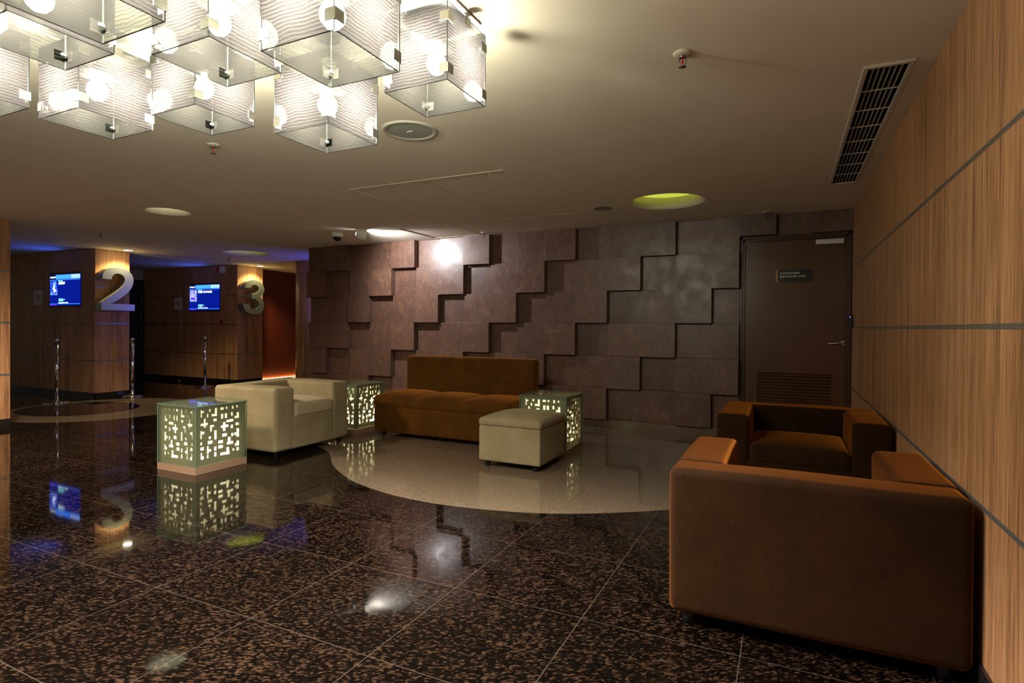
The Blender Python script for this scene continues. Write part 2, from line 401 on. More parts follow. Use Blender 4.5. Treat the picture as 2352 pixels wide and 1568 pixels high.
def slab_with_holes(name, outer, holes, z0, z1, m, kind='structure'):
    cu = bpy.data.curves.new(name, 'CURVE'); cu.dimensions = '2D'; cu.fill_mode = 'BOTH'; cu.extrude = (z1 - z0) / 2
    for poly in [outer] + holes:
        sp = cu.splines.new('POLY'); sp.points.add(len(poly) - 1); sp.use_cyclic_u = True
        for p, (a, b) in zip(sp.points, poly): p.co = (a, b, 0, 1)
    t = bpy.data.objects.new(name, cu); COL.objects.link(t)
    me = bpy.data.meshes.new_from_object(t.evaluated_get(bpy.context.evaluated_depsgraph_get()))
    COL.objects.unlink(t); bpy.data.objects.remove(t); me.materials.clear()
    o = link(name, me, m, None, (0, 0, (z0 + z1) / 2)); tag(o, kind=kind); return o
def circle(cx, cy, r, n=64, ry=None):
    return [(cx + r * math.cos(2 * math.pi * i / n), cy + (ry or r) * math.sin(2 * math.pi * i / n)) for i in range(n)]
def rect(x0, y0, x1, y1): return [(x0, y0), (x1, y0), (x1, y1), (x0, y1)]
def st(o): return tag(o, kind='structure')

# ------------------------------------------------------------ room shell
WX = .62          # right wall plane
BY = 7.03         # back wall plane behind the cladding
st(MB().box(-16, -4, -.1, WX + .12, 12, 0).build('floor', M['gdark']))
# light granite inlay in the lounge
edge = [(.62, 5.25), (.2, 4.85), (-.3, 4.38), (-.72, 3.98), (-.97, 3.80), (-1.23, 3.63), (-1.51, 3.50), (-1.82, 3.42), (-2.10, 3.378), (-2.41, 3.373),
        (-2.72, 3.42), (-3.12, 3.55), (-3.36, 3.685), (-3.66, 3.887), (-3.94, 4.167), (-4.07, 4.275), (-4.25, 4.374), (-4.44, 4.454), (-4.9, 4.72), (-5.35, 5.1), (-5.75, 5.6), (-6.05, 6.2), (-6.25, 6.93)]
def smooth_poly(p, it=2):
    for _ in range(it):
        q = [p[0]]
        for a, b in zip(p, p[1:]): q += [(a[0] * .75 + b[0] * .25, a[1] * .75 + b[1] * .25), (a[0] * .25 + b[0] * .75, a[1] * .25 + b[1] * .75)]
        p = q + [p[-1]]
    return p
slab_with_holes('floor_inlay', smooth_poly(edge) + [(.62, 6.93)], [], -.01, .0012, M['glight'])
slab_with_holes('floor_ring', circle(-9.1, 4.95, 1.23), [circle(-9.41, 4.79, .84, 64, .715)], -.01, .0012, M['glight'])

VX0, VX1, VY0, VY1 = .345, .512, 3.235, 5.655
D1, D2, D3 = (-1.10, 5.83, .37), (-6.27, 4.08, .225), (-8.62, 7.02, .385)
holes = [circle(*D1), circle(*D2), circle(*D3), rect(VX0, VY0, VX1, VY1), rect(-3.64, 4.13, -2.10, 5.95), rect(-4.56, 6.02, -3.81, 6.86)]
slab_with_holes('ceiling', rect(-10.52, -4, WX + .12, 12), holes, CEIL, CEIL + .05, M['ceil'])
st(MB().box(-16, -4, CEIL + .006, -10.52, 12, CEIL + .05).build('ceiling_lobby', M['ceil']))
st(MB().box(-10.524, -4, CEIL - .006, -10.512, 12, CEIL + .03).build('trim_1', M['white']))
st(MB().box(-16, -4, CEIL + .30, WX + .12, 12, CEIL + .35).build('ceiling_void', M['dark']))

def strips(name, boxes):
    """metal joint strips set into a wall: one mesh per wall"""
    mb = MB()
    for b in boxes: mb.box(*b)
    return st(mb.build(name, M['alu']))
st(MB().box(WX, -4, 0, WX + .12, 7.15, CEIL).build('wall_right', M['wood']))
bb = []
for z in (.63, 1.262, 1.888):
    bb += [(WX - .002, -4, z - .009, WX + .01, 6.99, z - .001), (WX - .002, -4, z + .001, WX + .01, 6.99, z + .009)]
strips('trim_2', bb)
st(MB().box(WX - .012, -4, 0, WX + .01, 6.93, .093).build('baseboard_right', M['darkbase']))

# back wall with its cladding; door opening at the right end
DX0, DX1, DZ = -.487, .612, 2.285
wb = MB().box(-7.05, BY, 0, DX0, BY + .14, CEIL).box(DX0, BY, DZ, WX, BY + .14, CEIL).box(DX0, BY + .09, 0, WX, BY + .14, DZ)
wall_back = st(wb.build('wall_back', M['tile']))
E_ = [-7.05, -6.63, -6.19, -5.77, -5.345, -4.925, -4.51, -4.09, -3.675, -3.265, -2.855, -2.43, -2.015, -1.60, -1.187, -.78, -.487, -.11, .26, .618]
ZB = [2.513, 2.112, 1.705, 1.305, .895, .492, .10]
YL = [6.975, 6.925, 6.875]
proto = {}
for c in range(len(E_) - 1):
    for r_ in range(6):
        lv = (c + r_ + 1) % 3; z1, z0 = ZB[r_], ZB[r_ + 1]
        if c >= 16:
            if r_ > 0: continue
            z0 = DZ
        y = YL[lv] + (.015 if c < 7 else 0)
        x0, x1 = E_[c], E_[c + 1]
        mb = MB().box(x0 + .0008, y, z0 + .0008, x1 - .0008, BY + .001, z1 - .0008)
        mb.build('cladding_block', M['tile'], wall_back, bevel=.0015)
st(MB().box(-7.03, 6.93, 0, DX0, BY + .02, .099).build('baseboard_back', M['skirt'], bevel=.003))

# door in the back wall
door = empty('door_1', ((DX0 + DX1) / 2, 7.06, 0), kind='structure')
def dpart(mb, name, m, parent=None, bevel=0):
    o = mb.build(name, m, None, bevel=bevel); p = parent or door; o.parent = p
    o.matrix_parent_inverse = Matrix.Translation(-Vector(door.location)) ; return o
fr = MB()
for a, b_ in ((0, .03), (.03, .055)):
    d = .012 * (a > 0)
    fr.box(DX0 + a, 6.985 + d, 0, DX0 + b_, BY + .08, DZ - a).box(DX1 - b_, 6.985 + d, 0, DX1 - a, BY + .08, DZ - a)
    fr.box(DX0 + a, 6.985 + d, DZ - b_, DX1 - a, BY + .08, DZ - a)
dpart(fr, 'door_frame', M['doorf'], bevel=.002)
lx0, lx1, lz = DX0 + .057, DX1 - .057, DZ - .057
lf = MB()
gx0, gx1, gz0, gz1 = -.30, .437, .33, .755
lf.box(lx0, 7.02, .005, gx0, 7.065, lz).box(gx1, 7.02, .005, lx1, 7.065, lz).box(gx0, 7.02, gz1, gx1, 7.065, lz).box(gx0, 7.02, .005, gx1, 7.065, gz0)
leaf = dpart(lf, 'door_leaf', M['doorw'])
lv = MB()
for i in range(12):
    z = gz1 - .02 - i * .0345
    lv.face([(gx0, 7.018, z), (gx1, 7.018, z), (gx1, 7.050, z + .024), (gx0, 7.050, z + .024)]).face([(gx0, 7.018, z), (gx1, 7.018, z), (gx1, 7.018, z - .008), (gx0, 7.018, z - .008)]).face([(gx0, 7.018, z - .008), (gx1, 7.018, z - .008), (gx1, 7.050, z + .016), (gx0, 7.050, z + .016)])
lv.box(gx0 - .01, 7.0145, gz1, gx1 + .01, 7.0205, gz1 + .012).box(gx0 - .01, 7.0145, gz0 - .012, gx1 + .01, 7.0205, gz0).box(gx0 - .012, 7.0145, gz0, gx0, 7.0205, gz1).box(gx1, 7.0145, gz0, gx1 + .012, 7.0205, gz1)
lv.box(gx0, 7.055, gz0, gx1, 7.062, gz1)
o = dpart(lv, 'louver', M['doorw']); o['label'] = 'louvered vent panel low in the door'
o = dpart(MB().lathe([(.030, 0), (.030, -.010), (.022, -.014)], (.547, 7.02, 1.098), 28, 'y').tube([(.547, 7.008, 1.098), (.547, 6.972, 1.098), (.535, 6.962, 1.098), (.40, 6.962, 1.092)], .009), 'door_handle', M['steel']); o['label'] = 'satin steel lever handle'
o = dpart(MB().box(.277, 6.975, 2.163, .540, 7.02, 2.215), 'door_closer', M['white'], bevel=.004); o['label'] = 'pale metal door closer box'
sg = dpart(MB().box(-.100, 7.012, 1.768, .250, 7.0199, 1.902), 'sign_plate', M['signblack']); sg['label'] = 'black sign reading Authorized personnel only'
o = dpart(MB().box(-.115, 7.010, 1.766, -.094, 7.0199, 1.904), 'sign_stripe', M['tan']); o['label'] = 'tan stripe at the left end of the sign'
for body, zz in (('Authorized', 1.853), ('personnel only', 1.818)):
    t = text('sign_lettering', body, (-.075, 7.0115, zz), .0385, M['paper'], None, bold=.0007, sx=1.12)
    t.parent = sg

# card reader on the right wall next to the door
cr = empty('card_reader', (WX, 6.86, 1.275), label='small black card reader with blue light on the wood wall beside the door', cat='card reader')
MB().box(-.028, -.03, 0, 0, .03, .115).build('reader_body', M['black'], cr, bevel=.006)
MB().box(-.030, -.006, .093, -.027, .006, .105).build('indicator_light', led_m, cr)

# screen walls on the far left side of the lobby
def wall_block(name, x0, x1, y0, y1, zs=(.63, 1.262, 1.875), niche=None):
    mb = MB()
    if niche:
        a, b_, c0, c1, dp = niche
        mb.box(x0, y0, 0, a, y1, CEIL).box(b_, y0, 0, x1, y1, CEIL).box(a, y0, c1, b_, y1, CEIL).box(a, y0, 0, b_, y1, c0).box(a, y0 + dp, c0, b_, y1, c1)
    else: mb.box(x0, y0, 0, x1, y1, CEIL)
    w = st(mb.build(name, M['wood']))
    return w
PX = -10.40
wall_block('wall_screen_2', -15.5, PX, 5.53, 6.08, niche=(-11.86, -10.80, 1.53, 2.15, .05))
wall_block('wall_screen_3', -15.5, PX, 8.26, 8.90, niche=(-12.01, -10.92, 1.53, 2.16, .05))
def ring_strips(x1, y0, y1, xl, niche):
    bs = []
    for z in (.63, 1.262, 1.875):
        bs.append((x1 - .001, y0 + .001, z - .011, x1 + .002, y1 - .001, z + .011))
    return bs
strips('trim_3', ring_strips(PX, 5.53, 6.08, -15.5, None))
strips('trim_4', ring_strips(PX, 8.26, 8.90, -15.5, None))
gj = []
for y0, nx in ((5.53, (-11.86, -10.80)), (8.26, (-12.01, -10.92))):
    for z in (.63, 1.262): gj.append((-15.5, y0 - .0015, z - .005, PX, y0 + .002, z + .005))
    gj += [(-15.5, y0 - .0015, 1.87, nx[0] - .2, y0 + .002, 1.88), (nx[1] + .2, y0 - .0015, 1.87, PX, y0 + .002, 1.88)]
mb = MB()
for g in gj: mb.box(*g)
st(mb.build('trim_5', M['darkbase']))
mb = MB()
for y0, y1 in ((5.53, 6.08), (8.26, 8.90)):
    mb.box(-15.5, y0 - .004, 0, PX + .004, y0 + .01, .095).box(PX - .01, y0 - .004, 0, PX + .004, y1, .095)
st(mb.build('baseboard_left', M['darkbase']))
# corridor end with its door
st(MB().box(-13.75, 6.08, 0, -13.6, 8.26, CEIL).build('wall_corridor', M['lintel']))
cdoor = empty('door_2', (-13.6, 7.3, 0), kind='structure')
MB().box(0, -1.2, 0, .05, .955, 2.28).build('door_leaf', M['black'], cdoor)
for z in (.62, 1.03, 1.44, 1.86): MB().box(.05, .885, z - .055, .058, .895, z + .055).build('hinge', M['steel'], cdoor)
# red wall with its glowing strip
st(MB().box(-10.95, 8.90, 0, -10.80, 11.6, CEIL).build('wall_red', M['red']))
fs = empty('floor_light_strip', (-10.77, 9.0, 0), label='thin amber light strip glowing along the foot of the red wall', cat='light strip')
MB().box(-.025, -.08, 0, .03, 2.5, .012).build('channel', M['black'], fs)
MB().box(-.015, -.07, .0125, .005, 2.45, .018).build('glow_line', strip_m, fs)
st(MB().box(-12, 11.6, 0, -6.9, 11.7, CEIL).build('wall_far', M['wood']))
# round wooden column behind the end of the clad wall
c0 = MB().lathe([(.47, 0), (.47, CEIL)], (-8.47, 8.66, 0), 72)
st(c0.build('wall_column', M['wood']))
c0 = MB().lathe([(.471, 1.254), (.472, 1.254), (.472, 1.270), (.471, 1.270)], (-8.47, 8.66, 0), 72, caps=False)
st(c0.build('trim_6', M['alu']))
bl = bpy.data.lights.new('blue_screen_spill', 'AREA'); bl.energy = 7; bl.color = (.12, .12, 1.0); bl.size = .5
blo = bpy.data.objects.new('blue_screen_spill', bl); COL.objects.link(blo); blo.location = (-7.1, 8.2, 1.7)
blo.rotation_euler = Vector((-1.2, .25, .25)).to_track_quat('-Z', 'Y').to_euler()
# added fill spots out of view, in place of unseen lobby lamps
for i, (x, y, p) in enumerate(((-5.3, 1.3, 60), (-6.3, 2.3, 300), (-2.6, -1.2, 15))):
    l = bpy.data.lights.new('lobby_fill', 'SPOT'); l.energy = p; l.color = (1.0, .84, .64); l.shadow_soft_size = .15; l.spot_size = 2.85; l.spot_blend = .8
    lo = bpy.data.objects.new('lobby_fill', l); COL.objects.link(lo); lo.location = (x, y, 2.46)
# near wood pier at the left edge of the picture
st(MB().box(-9.3, 1.2, 0, -8.52, 3.585, CEIL).build('wall_left', M['wood']))
strips('trim_7', [(-8.521, 1.2, z - .012, -8.517, 3.589, z + .012) for z in (.63, 1.262, 1.885)] + [(-9.3, 3.584, z - .012, -8.517, 3.588, z + .012) for z in (.63, 1.262, 1.885)])
st(MB().box(-9.3, 1.2, 0, -8.515, 3.59, .095).build('baseboard_pier', M['darkbase']))

# ------------------------------------------------------------ big numbers
TWO = [(5.534, 2.0), (5.536, 2.063), (5.556, 2.117), (5.605, 2.17), (5.67, 2.196), (5.745, 2.208), (5.83, 2.209), (5.916, 2.186), (5.977, 2.141), (6.017, 2.086), (6.033, 2.023), (6.028, 1.959), (6.004, 1.884), (5.96, 1.818), (5.9, 1.755), (5.831, 1.698), (5.763, 1.647), (5.705, 1.612), (5.655, 1.593), (6.053, 1.593), (6.053, 1.482), (5.519, 1.482), (5.518, 1.607), (5.589, 1.664), (5.671, 1.73), (5.755, 1.796), (5.814, 1.854), (5.856, 1.91), (5.882, 1.966), (5.889, 2.012), (5.882, 2.047), (5.856, 2.08), (5.813, 2.103), (5.762, 2.107), (5.721, 2.092), (5.691, 2.059), (5.679, 2.022), (5.675, 2.0)]
THREE = [(8.274, 2.03), (8.284, 2.079), (8.323, 2.141), (8.384, 2.186), (8.478, 2.21), (8.574, 2.207), (8.671, 2.18), (8.736, 2.124), (8.77, 2.058), (8.773, 2.004), (8.754, 1.941), (8.713, 1.892), (8.656, 1.852), (8.721, 1.817), (8.758, 1.758), (8.771, 1.677), (8.755, 1.594), (8.715, 1.532), (8.641, 1.49), (8.545, 1.477), (8.434, 1.485), (8.341, 1.516), (8.279, 1.567), (8.245, 1.631), (8.236, 1.69), (8.387, 1.692), (8.402, 1.637), (8.442, 1.598), (8.497, 1.584), (8.561, 1.595), (8.617, 1.631), (8.637, 1.678), (8.624, 1.739), (8.584, 1.784), (8.528, 1.808), (8.449, 1.814), (8.448, 1.904), (8.511, 1.917), (8.575, 1.938), (8.615, 1.974), (8.631, 2.022), (8.619, 2.069), (8.582, 2.1), (8.526, 2.109), (8.471, 2.092), (8.432, 2.063), (8.416, 2.03)]
def rounded(poly, sharp):
    out = []; n = len(poly)
    for i, p in enumerate(poly):
        if i in sharp: out.append(p); continue
        a, b = poly[i - 1], poly[(i + 1) % n]
        out += [(p[0] * .75 + a[0] * .25, p[1] * .75 + a[1] * .25), (p[0] * .75 + b[0] * .25, p[1] * .75 + b[1] * .25)]
    return out
for nm, poly, sharp, lab in (('sign_number_two', TWO, {0, 18, 19, 20, 21, 22, 37}, 'large brushed metal number 2 standing off the lit wood column'),
                             ('sign_number_three', THREE, {0, 12, 24, 25, 35, 36, 46}, 'large brushed metal number 3 standing off the wood column beside the red wall')):
    y0 = min(p[0] for p in poly); z0 = min(p[1] for p in poly)
    pl = [(a - y0, b - z0) for a, b in rounded(poly, sharp)]
    t = empty(nm, (PX, y0, z0), label=lab, cat='number sign')
    MB().prism(pl, .035, .20).build('number_face', [M['numface']], t)
    for fy, fz in ((.45, .55), (.22, .05)) if 'two' in nm else ((.27, .675), (.27, .055)):
        MB().box(0, fy - .02, fz - .02, .036, fy + .02, fz + .02).build('mounting_stud', M['steel'], t)


# ------------------------------------------------------------ screens
def spot_light(t, loc, target, watt, col, angle, blend=.6, radius=.05, name='lamp_or_fill_light'):
    l = bpy.data.lights.new(name, 'SPOT'); l.energy = watt; l.color = col; l.spot_size = angle; l.spot_blend = blend; l.shadow_soft_size = radius
    o = bpy.data.objects.new(name, l); COL.objects.link(o); o.parent = t; o.location = loc
    o.rotation_euler = (Vector(target) - Vector(loc)).to_track_quat('-Z', 'Y').to_euler(); return o
def screen(name, label, x0, z0, w, h, y, title, time_, pm, runtime, poster, vip):
    t = empty(name, (x0, y, z0), label=label, cat='screen')
    MB().box(-.02, .012, -.02, w + .02, .048, h + .02).build('bezel', M['black'], t)
    MB().box(0, .006, 0, w, .012, h).build('display', scr_bg, t)
    MB().box(.20 * w / .95, .002, h * .855, w, .0059, h * .995).build('header_bar', scr_bar, t)
    MB().box(.72 * w, .0012, h * .86, w, .0019, h * .99).build('header_pattern', scr_bar2, t)
    MB().box(0, .002, h * .855, .20 * w / .95, .0059, h * .985).build('logo_panel', scr_dark, t)
    text('logo_lettering', 'Cinépolis VIP', (.055, .001, h * .895), .040, scr_txt, t, bold=.0008, sx=.62)
    mk = MB()
    for a in range(6):
        an = a * math.pi / 3; mk.box(.030 + .013 * math.cos(an) - .004, .0005, h * .92 + .013 * math.sin(an) - .004, .030 + .013 * math.cos(an) + .004, .0015, h * .92 + .013 * math.sin(an) + .004)
    mk.build('logo_mark', scr_txt, t)
    MB().box(0, .002, h * .82, w, .0059, h * .835).build('header_rule', scr_bar, t)
    MB().box(0, .002, h * .045, w, .0059, h * .058).build('footer_rule', scr_bar, t)
    MB().box(0, .002, 0, w * .23, .0059, h * .03).build('footer_block', scr_vio, t)
    MB().box(.02, .002, h * .34, .25 * w, .0059, h * .79).build('film_poster', poster_mat(poster), t)
    if poster == 'blue':
        MB().face([(.14, .001, h * .77), (.165, .001, h * .55), (.23, .001, h * .47), (.16, .001, h * .44), (.13, .001, h * .40), (.125, .001, h * .5), (.09, .001, h * .56), (.13, .001, h * .6)]).build('poster_highlight', scr_txt, t, fix=False)
    else:
        MB().box(.05, .0008, h * .43, .19, .0015, h * .50).build('poster_caption', scr_vio, t)
    text('film_title', title, (.30 * w, .001, h * .68), .062, scr_txt, t, bold=.0012, sx=.82)
    text('hall_lettering', vip, (.30 * w, .001, h * .765), .038, scr_cyan, t, bold=.0012)
    text('show_time', time_, (.30 * w, .001, h * .135), .072, scr_cyan, t, bold=.0015, sx=.85)
    text('show_time_suffix', pm, (.30 * w + .155, .001, h * .175), .032, scr_cyan, t, bold=.001)
    text('running_time', runtime, (.30 * w, .001, h * .068), .034, scr_txt, t, bold=.0010)
    spot_light(t, (w / 2, -.06, h + .03), (w / 2, -1.0, h + .55), 3.6, (.03, .09, 1.0), 2.3, .9, .03)  # added blue spot boosting the screen glow on the ceiling, no fitting there
    return t
screen('wall_screen', 'wall screen showing the film GRAVITY at 10:10, left of the number 2', -11.80, 1.572, .94, .54, 5.535, 'GRAVITY', '10:10', 'pm', 'Running Time: 92 min.', 'blue', 'VIP - 02')
screen('wall_screen', 'wall screen showing HASEE TOH PHASEE at 11:00, left of the number 3', -11.955, 1.572, .985, .55, 8.265, 'HASEE TOH PHASEE', '11:00', 'pm', 'Running Time: 141 min.', 'pink', 'VIP - 03')

def no_smoking(x, y, z, label, s=.265):
    t = empty('no_smoking_sign', (x, y, z), label=label, cat='sign', group='no smoking signs on the screen walls')
    MB().box(0, -.006, 0, s, 0, s).build('sign_plate', M['paper'], t)
    cx = cz = s / 2; mb = MB(); R0, R1 = .068, .082
    for i in range(36):
        a, b_ = 2 * math.pi * i / 36, 2 * math.pi * (i + 1) / 36
        mb.face([(cx + R0 * math.cos(a), -.0075, cz + R0 * math.sin(a)), (cx + R0 * math.cos(b_), -.0075, cz + R0 * math.sin(b_)), (cx + R1 * math.cos(b_), -.0075, cz + R1 * math.sin(b_)), (cx + R1 * math.cos(a), -.0075, cz + R1 * math.sin(a))])
    d = .05; e = .006
    mb.face([(cx - d - e, -.0078, cz + d - e), (cx + d - e, -.0078, cz - d - e), (cx + d + e, -.0078, cz - d + e), (cx - d + e, -.0078, cz + d + e)])
    mb.build('prohibition_ring', M['redp'], t)
    MB().box(cx - .045, -.0072, cz - .008, cx + .03, -.0062, cz + .006).box(cx + .034, -.0072, cz - .008, cx + .04, -.0062, cz + .03).build('cigarette_symbol', M['signblack'], t)
no_smoking(-12.30, 5.53, 1.588, 'dim no smoking sign left of the GRAVITY screen')
no_smoking(-12.455, 8.26, 1.588, 'white no smoking sign left of the HASEE TOH PHASEE screen')
t = empty('fire_alarm', (-10.86, 8.26, 2.37), label='red and white fire alarm sounder high on the wall by the number 3', cat='alarm')
MB().box(-.13, -.06, 0, -.015, 0, .12).build('alarm_body', M['redp'], t, bevel=.006)
MB().box(-.015, -.075, -.01, .085, 0, .13).build('strobe_box', M['white'], t, bevel=.004)
t = empty('call_point', (-10.92, 8.26, 1.27), label='small square red fire call point below the HASEE TOH PHASEE screen', cat='call point')
MB().box(0, -.03, 0, .09, 0, .09).build('call_point_housing', M['redp'], t, bevel=.004)
MB().box(.028, -.032, .028, .062, -.030, .062).build('call_button', M['signblack'], t)

# ------------------------------------------------------------ stanchions
def stanchion(x, y, label):
    t = empty('stanchion', (x, y, 0), label=label, cat='stanchion', group='chrome queue posts along the screen walls')
    MB().lathe([(.165, 0), (.165, .012), (.15, .022), (.06, .034), (.034, .045)], seg=40).build('post_base', M['chrome'], t)
    MB().lathe([(.026, .04), (.026, .93)], seg=24).build('pole', M['chrome'], t)
    MB().lathe([(.031, .925), (.031, .99), (.028, 1.005), (.015, 1.012)], seg=24).build('post_head', M['chrome'], t)
    MB().box(-.036, -.014, .935, -.026, .014, .985).build('belt_clip', M['black'], t)
    MB().box(.026, -.014, .935, .036, .014, .985).build('belt_clip', M['black'], t)
stanchion(-10.37, 4.965, 'chrome queue post in front of the dark GRAVITY screen wall')
stanchion(-10.17, 6.00, 'chrome queue post at the corner of the wood column with the number 2')
stanchion(-10.50, 7.60, 'chrome queue post before the corridor, left of the number 3 column')
for i, (x, y, lab) in enumerate(((-12.9, 5.15, 'short chrome floor peg at the foot of the GRAVITY screen wall'), (-11.75, 7.9, 'short chrome floor peg at the foot of the HASEE TOH PHASEE screen wall'))):
    t = empty('floor_peg', (x, y, 0), label=lab, cat='door stop'); MB().lathe([(.02, 0), (.02, .05), (.012, .06)], seg=16).build('peg', M['chrome'], t)

# ------------------------------------------------------------ ceiling fittings
def dome(c, name, label, m, depth=.16):
    x, y, r = c
    t = empty(name, (x, y, CEIL), label=label, cat='ceiling light', group='round recessed ceiling lights')
    prof = [(r, 0), (r * .965, .006), (r * .90, .022), (r * .85, .05), (r * .83, depth)]
    MB().lathe(prof, seg=64, caps=False).build('reveal', M['ceil'], t)
    MB().lathe([(0.001, depth), (r * .84, depth)], seg=64, caps=False).build('glowing_panel', m, t)
dome(D1, 'recessed_dome_light', 'yellow green round recessed ceiling light near the clad wall', dome_m, .11)
dome(D2, 'recessed_dome_light', 'small pale round recessed ceiling light over the cream armchair side', dome2_m, .07)
dome(D3, 'recessed_dome_light', 'flat green round recessed ceiling light near the number 3', dome_m, .11)
def downlight(x, y, label, r=.085, on=True, m=None):
    t = empty('downlight', (x, y, CEIL), label=label, cat='downlight')
    MB().lathe([(r * .82, -.001), (r * 1.22, -.003), (r * 1.28, -.006), (r * 1.0, -.009), (r * .80, -.004)], seg=40, caps=False).build('trim_ring', M['white'] if on else M['nickel'], t)
    MB().lathe([(.001, -.002), (r * .8, -.002)], seg=32, caps=False).build('lamp_lens', m or down_m, t)
    return t
t = downlight(-10.13, 5.90, 'bright downlight lighting the wood column nearest the dark GRAVITY screen'); spot_light(t, (0, 0, -.02), (0, 0, -1), DOWN, (1.0, .80, .40), 2.2)
t = downlight(-10.15, 8.62, 'bright downlight on the lobby ceiling beside the red wall'); spot_light(t, (0, 0, -.02), (0, 0, -1), DOWN * .9, (1.0, .80, .40), 2.2)
t = empty('downlight', (-1.775, 5.887, CEIL), label='unlit chrome ringed downlight left of the green ceiling light', cat='downlight')
MB().lathe([(.060, -.001), (.078, -.004), (.092, -.003), (.095, -.0005)], seg=40, caps=False).build('trim_ring', M['nickel'], t)
MB().lathe([(.012, -.016), (.035, -.006), (.060, -.001)], seg=40, caps=False).build('reflector', M['chrome'], t)
MB().lathe([(.001, -.020), (.013, -.016)], seg=24, caps=False).build('lamp_lens', M['white'], t)

# gimbal spot and camera dome
t = empty('wall_spotlight', (-5.07, 5.91, CEIL), label='pale conical spotlight on the ceiling lighting the brown clad wall', cat='spotlight')
MB().lathe([(.07, 0), (.072, -.006), (.055, -.012)], seg=32).build('ceiling_plate', M['white'], t)
ax = Vector((.66, .74, -.10)).normalized(); rot = ax.to_track_quat('Z', 'Y').to_matrix()
prof = [(.022, -.075), (.045, -.062), (.062, -.03), (.068, .015), (.070, .055)]
mb = MB().lathe(prof, seg=32, caps=False)
mb.v = [tuple(rot @ Vector(v) + Vector((.0, 0, -.062))) for v in mb.v]; mb.build('lamp_shade', M['white'], t)
mb = MB().lathe([(.001, .02), (.05, .02)], seg=24, caps=False); mb.v = [tuple(rot @ Vector(v) + Vector((0, 0, -.062))) for v in mb.v]; mb.build('lamp_lens', spotl_m, t)
spot_light(t, tuple(ax * .062 + Vector((0, 0, -.062))), (.40, 1.0, -.80), SPOT, (.93, .95, 1.0), 2.5, .7, .035)
t = empty('dome_camera', (-5.54, 5.97, CEIL), label='white ceiling dome camera with dark glass left of the spotlight', cat='camera')
MB().lathe([(.075, 0), (.075, -.03), (.068, -.058)], seg=36).build('camera_base', M['white'], t)
MB().lathe([(.062, -.056), (.058, -.075), (.045, -.095), (.025, -.108), (.002, -.112)], seg=36, caps=False).build('camera_dome', M['blackglass'], t)
# loudspeaker
t = empty('ceiling_speaker', (-2.205, 3.03, CEIL), label='round grey ceiling loudspeaker beside the glass cube pendants', cat='speaker')
MB().lathe([(.148, -.004), (.158, -.010), (.170, -.010), (.178, -.004), (.180, 0)], seg=64, caps=False).build('speaker_rim', M['spkring'], t)
MB().lathe([(.001, -.0075), (.10, -.0065), (.150, -.004)], seg=64, caps=False).build('grille', M['speaker'], t)
MB().box(-.022, -.006, -.0095, .022, .006, -.0072).build('speaker_badge', M['white'], t)
# sprinklers
glassred = plain('red_sprinkler_bulb', (.5, .03, .02), .1)
def sprinkler():
    t = empty('sprinkler', (0, 0, CEIL), cat='sprinkler', group='fire sprinklers on the ceiling')
    MB().lathe([(.045, 0), (.043, -.006), (.030, -.010), (.016, -.012)], seg=32).build('flange', M['cream_metal'], t)
    MB().lathe([(.013, -.010), (.013, -.022)], seg=20).tube([(-.011, 0, -.02), (-.016, 0, -.035), (-.013, 0, -.05), (-.004, 0, -.058)], .0028).tube([(.011, 0, -.02), (.016, 0, -.035), (.013, 0, -.05), (.004, 0, -.058)], .0028).build('yoke', M['nickel'], t)
    MB().tube([(0, 0, -.022), (0, 0, -.05)], .0045).build('glass_bulb', glassred, t)
    MB().lathe([(.004, -.056), (.018, -.062), (.018, -.0635), (.003, -.066)], seg=18).build('deflector', M['nickel'], t)
    return t
sp = sprinkler()
spots = [((-.443, 2.706), 'large fire sprinkler on the open ceiling right of the pendants'), ((-3.637, 2.69), 'fire sprinkler below the middle glass cube pendants'),
         ((-.211, 6.74), 'fire sprinkler over the door end of the clad wall'), ((-3.668, 6.72), 'fire sprinkler beside the small ceiling hatch at the clad wall'),
         ((-8.524, 4.60), 'far fire sprinkler left of the number 2 downlight'), ((-9.367, 7.26), 'far fire sprinkler in front of the flat green ceiling light')]
for i, ((x, y), lab) in enumerate(spots):
    t = sp if i == 0 else copy_tree(sp); t.location = (x, y, CEIL); t['label'] = lab; t.rotation_euler.z = .4 * i

# air vent
t = empty('air_vent', ((VX0 + VX1) / 2, (VY0 + VY1) / 2, CEIL), label='long slotted air grille in the ceiling along the wood wall', cat='vent')
w, l = (VX1 - VX0) / 2, (VY1 - VY0) / 2
MB().box(-w - .022, -l - .024, -.012, -w, l + .024, .002).box(w, -l - .024, -.012, w + .022, l + .024, .002).box(-w, -l - .024, -.012, w, -l, .002).box(-w, l, -.012, w, l + .024, .002).build('vent_frame', M['cream_metal'], t, bevel=.003)
for i in range(1, 7): x = -w + 2 * w * i / 7; MB().box(x - .0016, -l, -.006, x + .0016, l, .016).build('long_slat', M['cream_metal'], t)
for i in range(1, 8): y = -l + 2 * l * i / 8; MB().box(-w, y - .004, -.008, w, y + .004, -.002).build('cross_bar', M['cream_metal'], t)
mb = MB().box(-w, -l, .2, w, l, .21).box(-w - .01, -l - .01, .0, -w, l + .01, .2).box(w, -l - .01, .0, w + .01, l + .01, .2).box(-w, -l - .01, 0, w, -l, .2).box(-w, l, 0, w, l + .01, .2)
mb.build('duct', M['dark'], t)

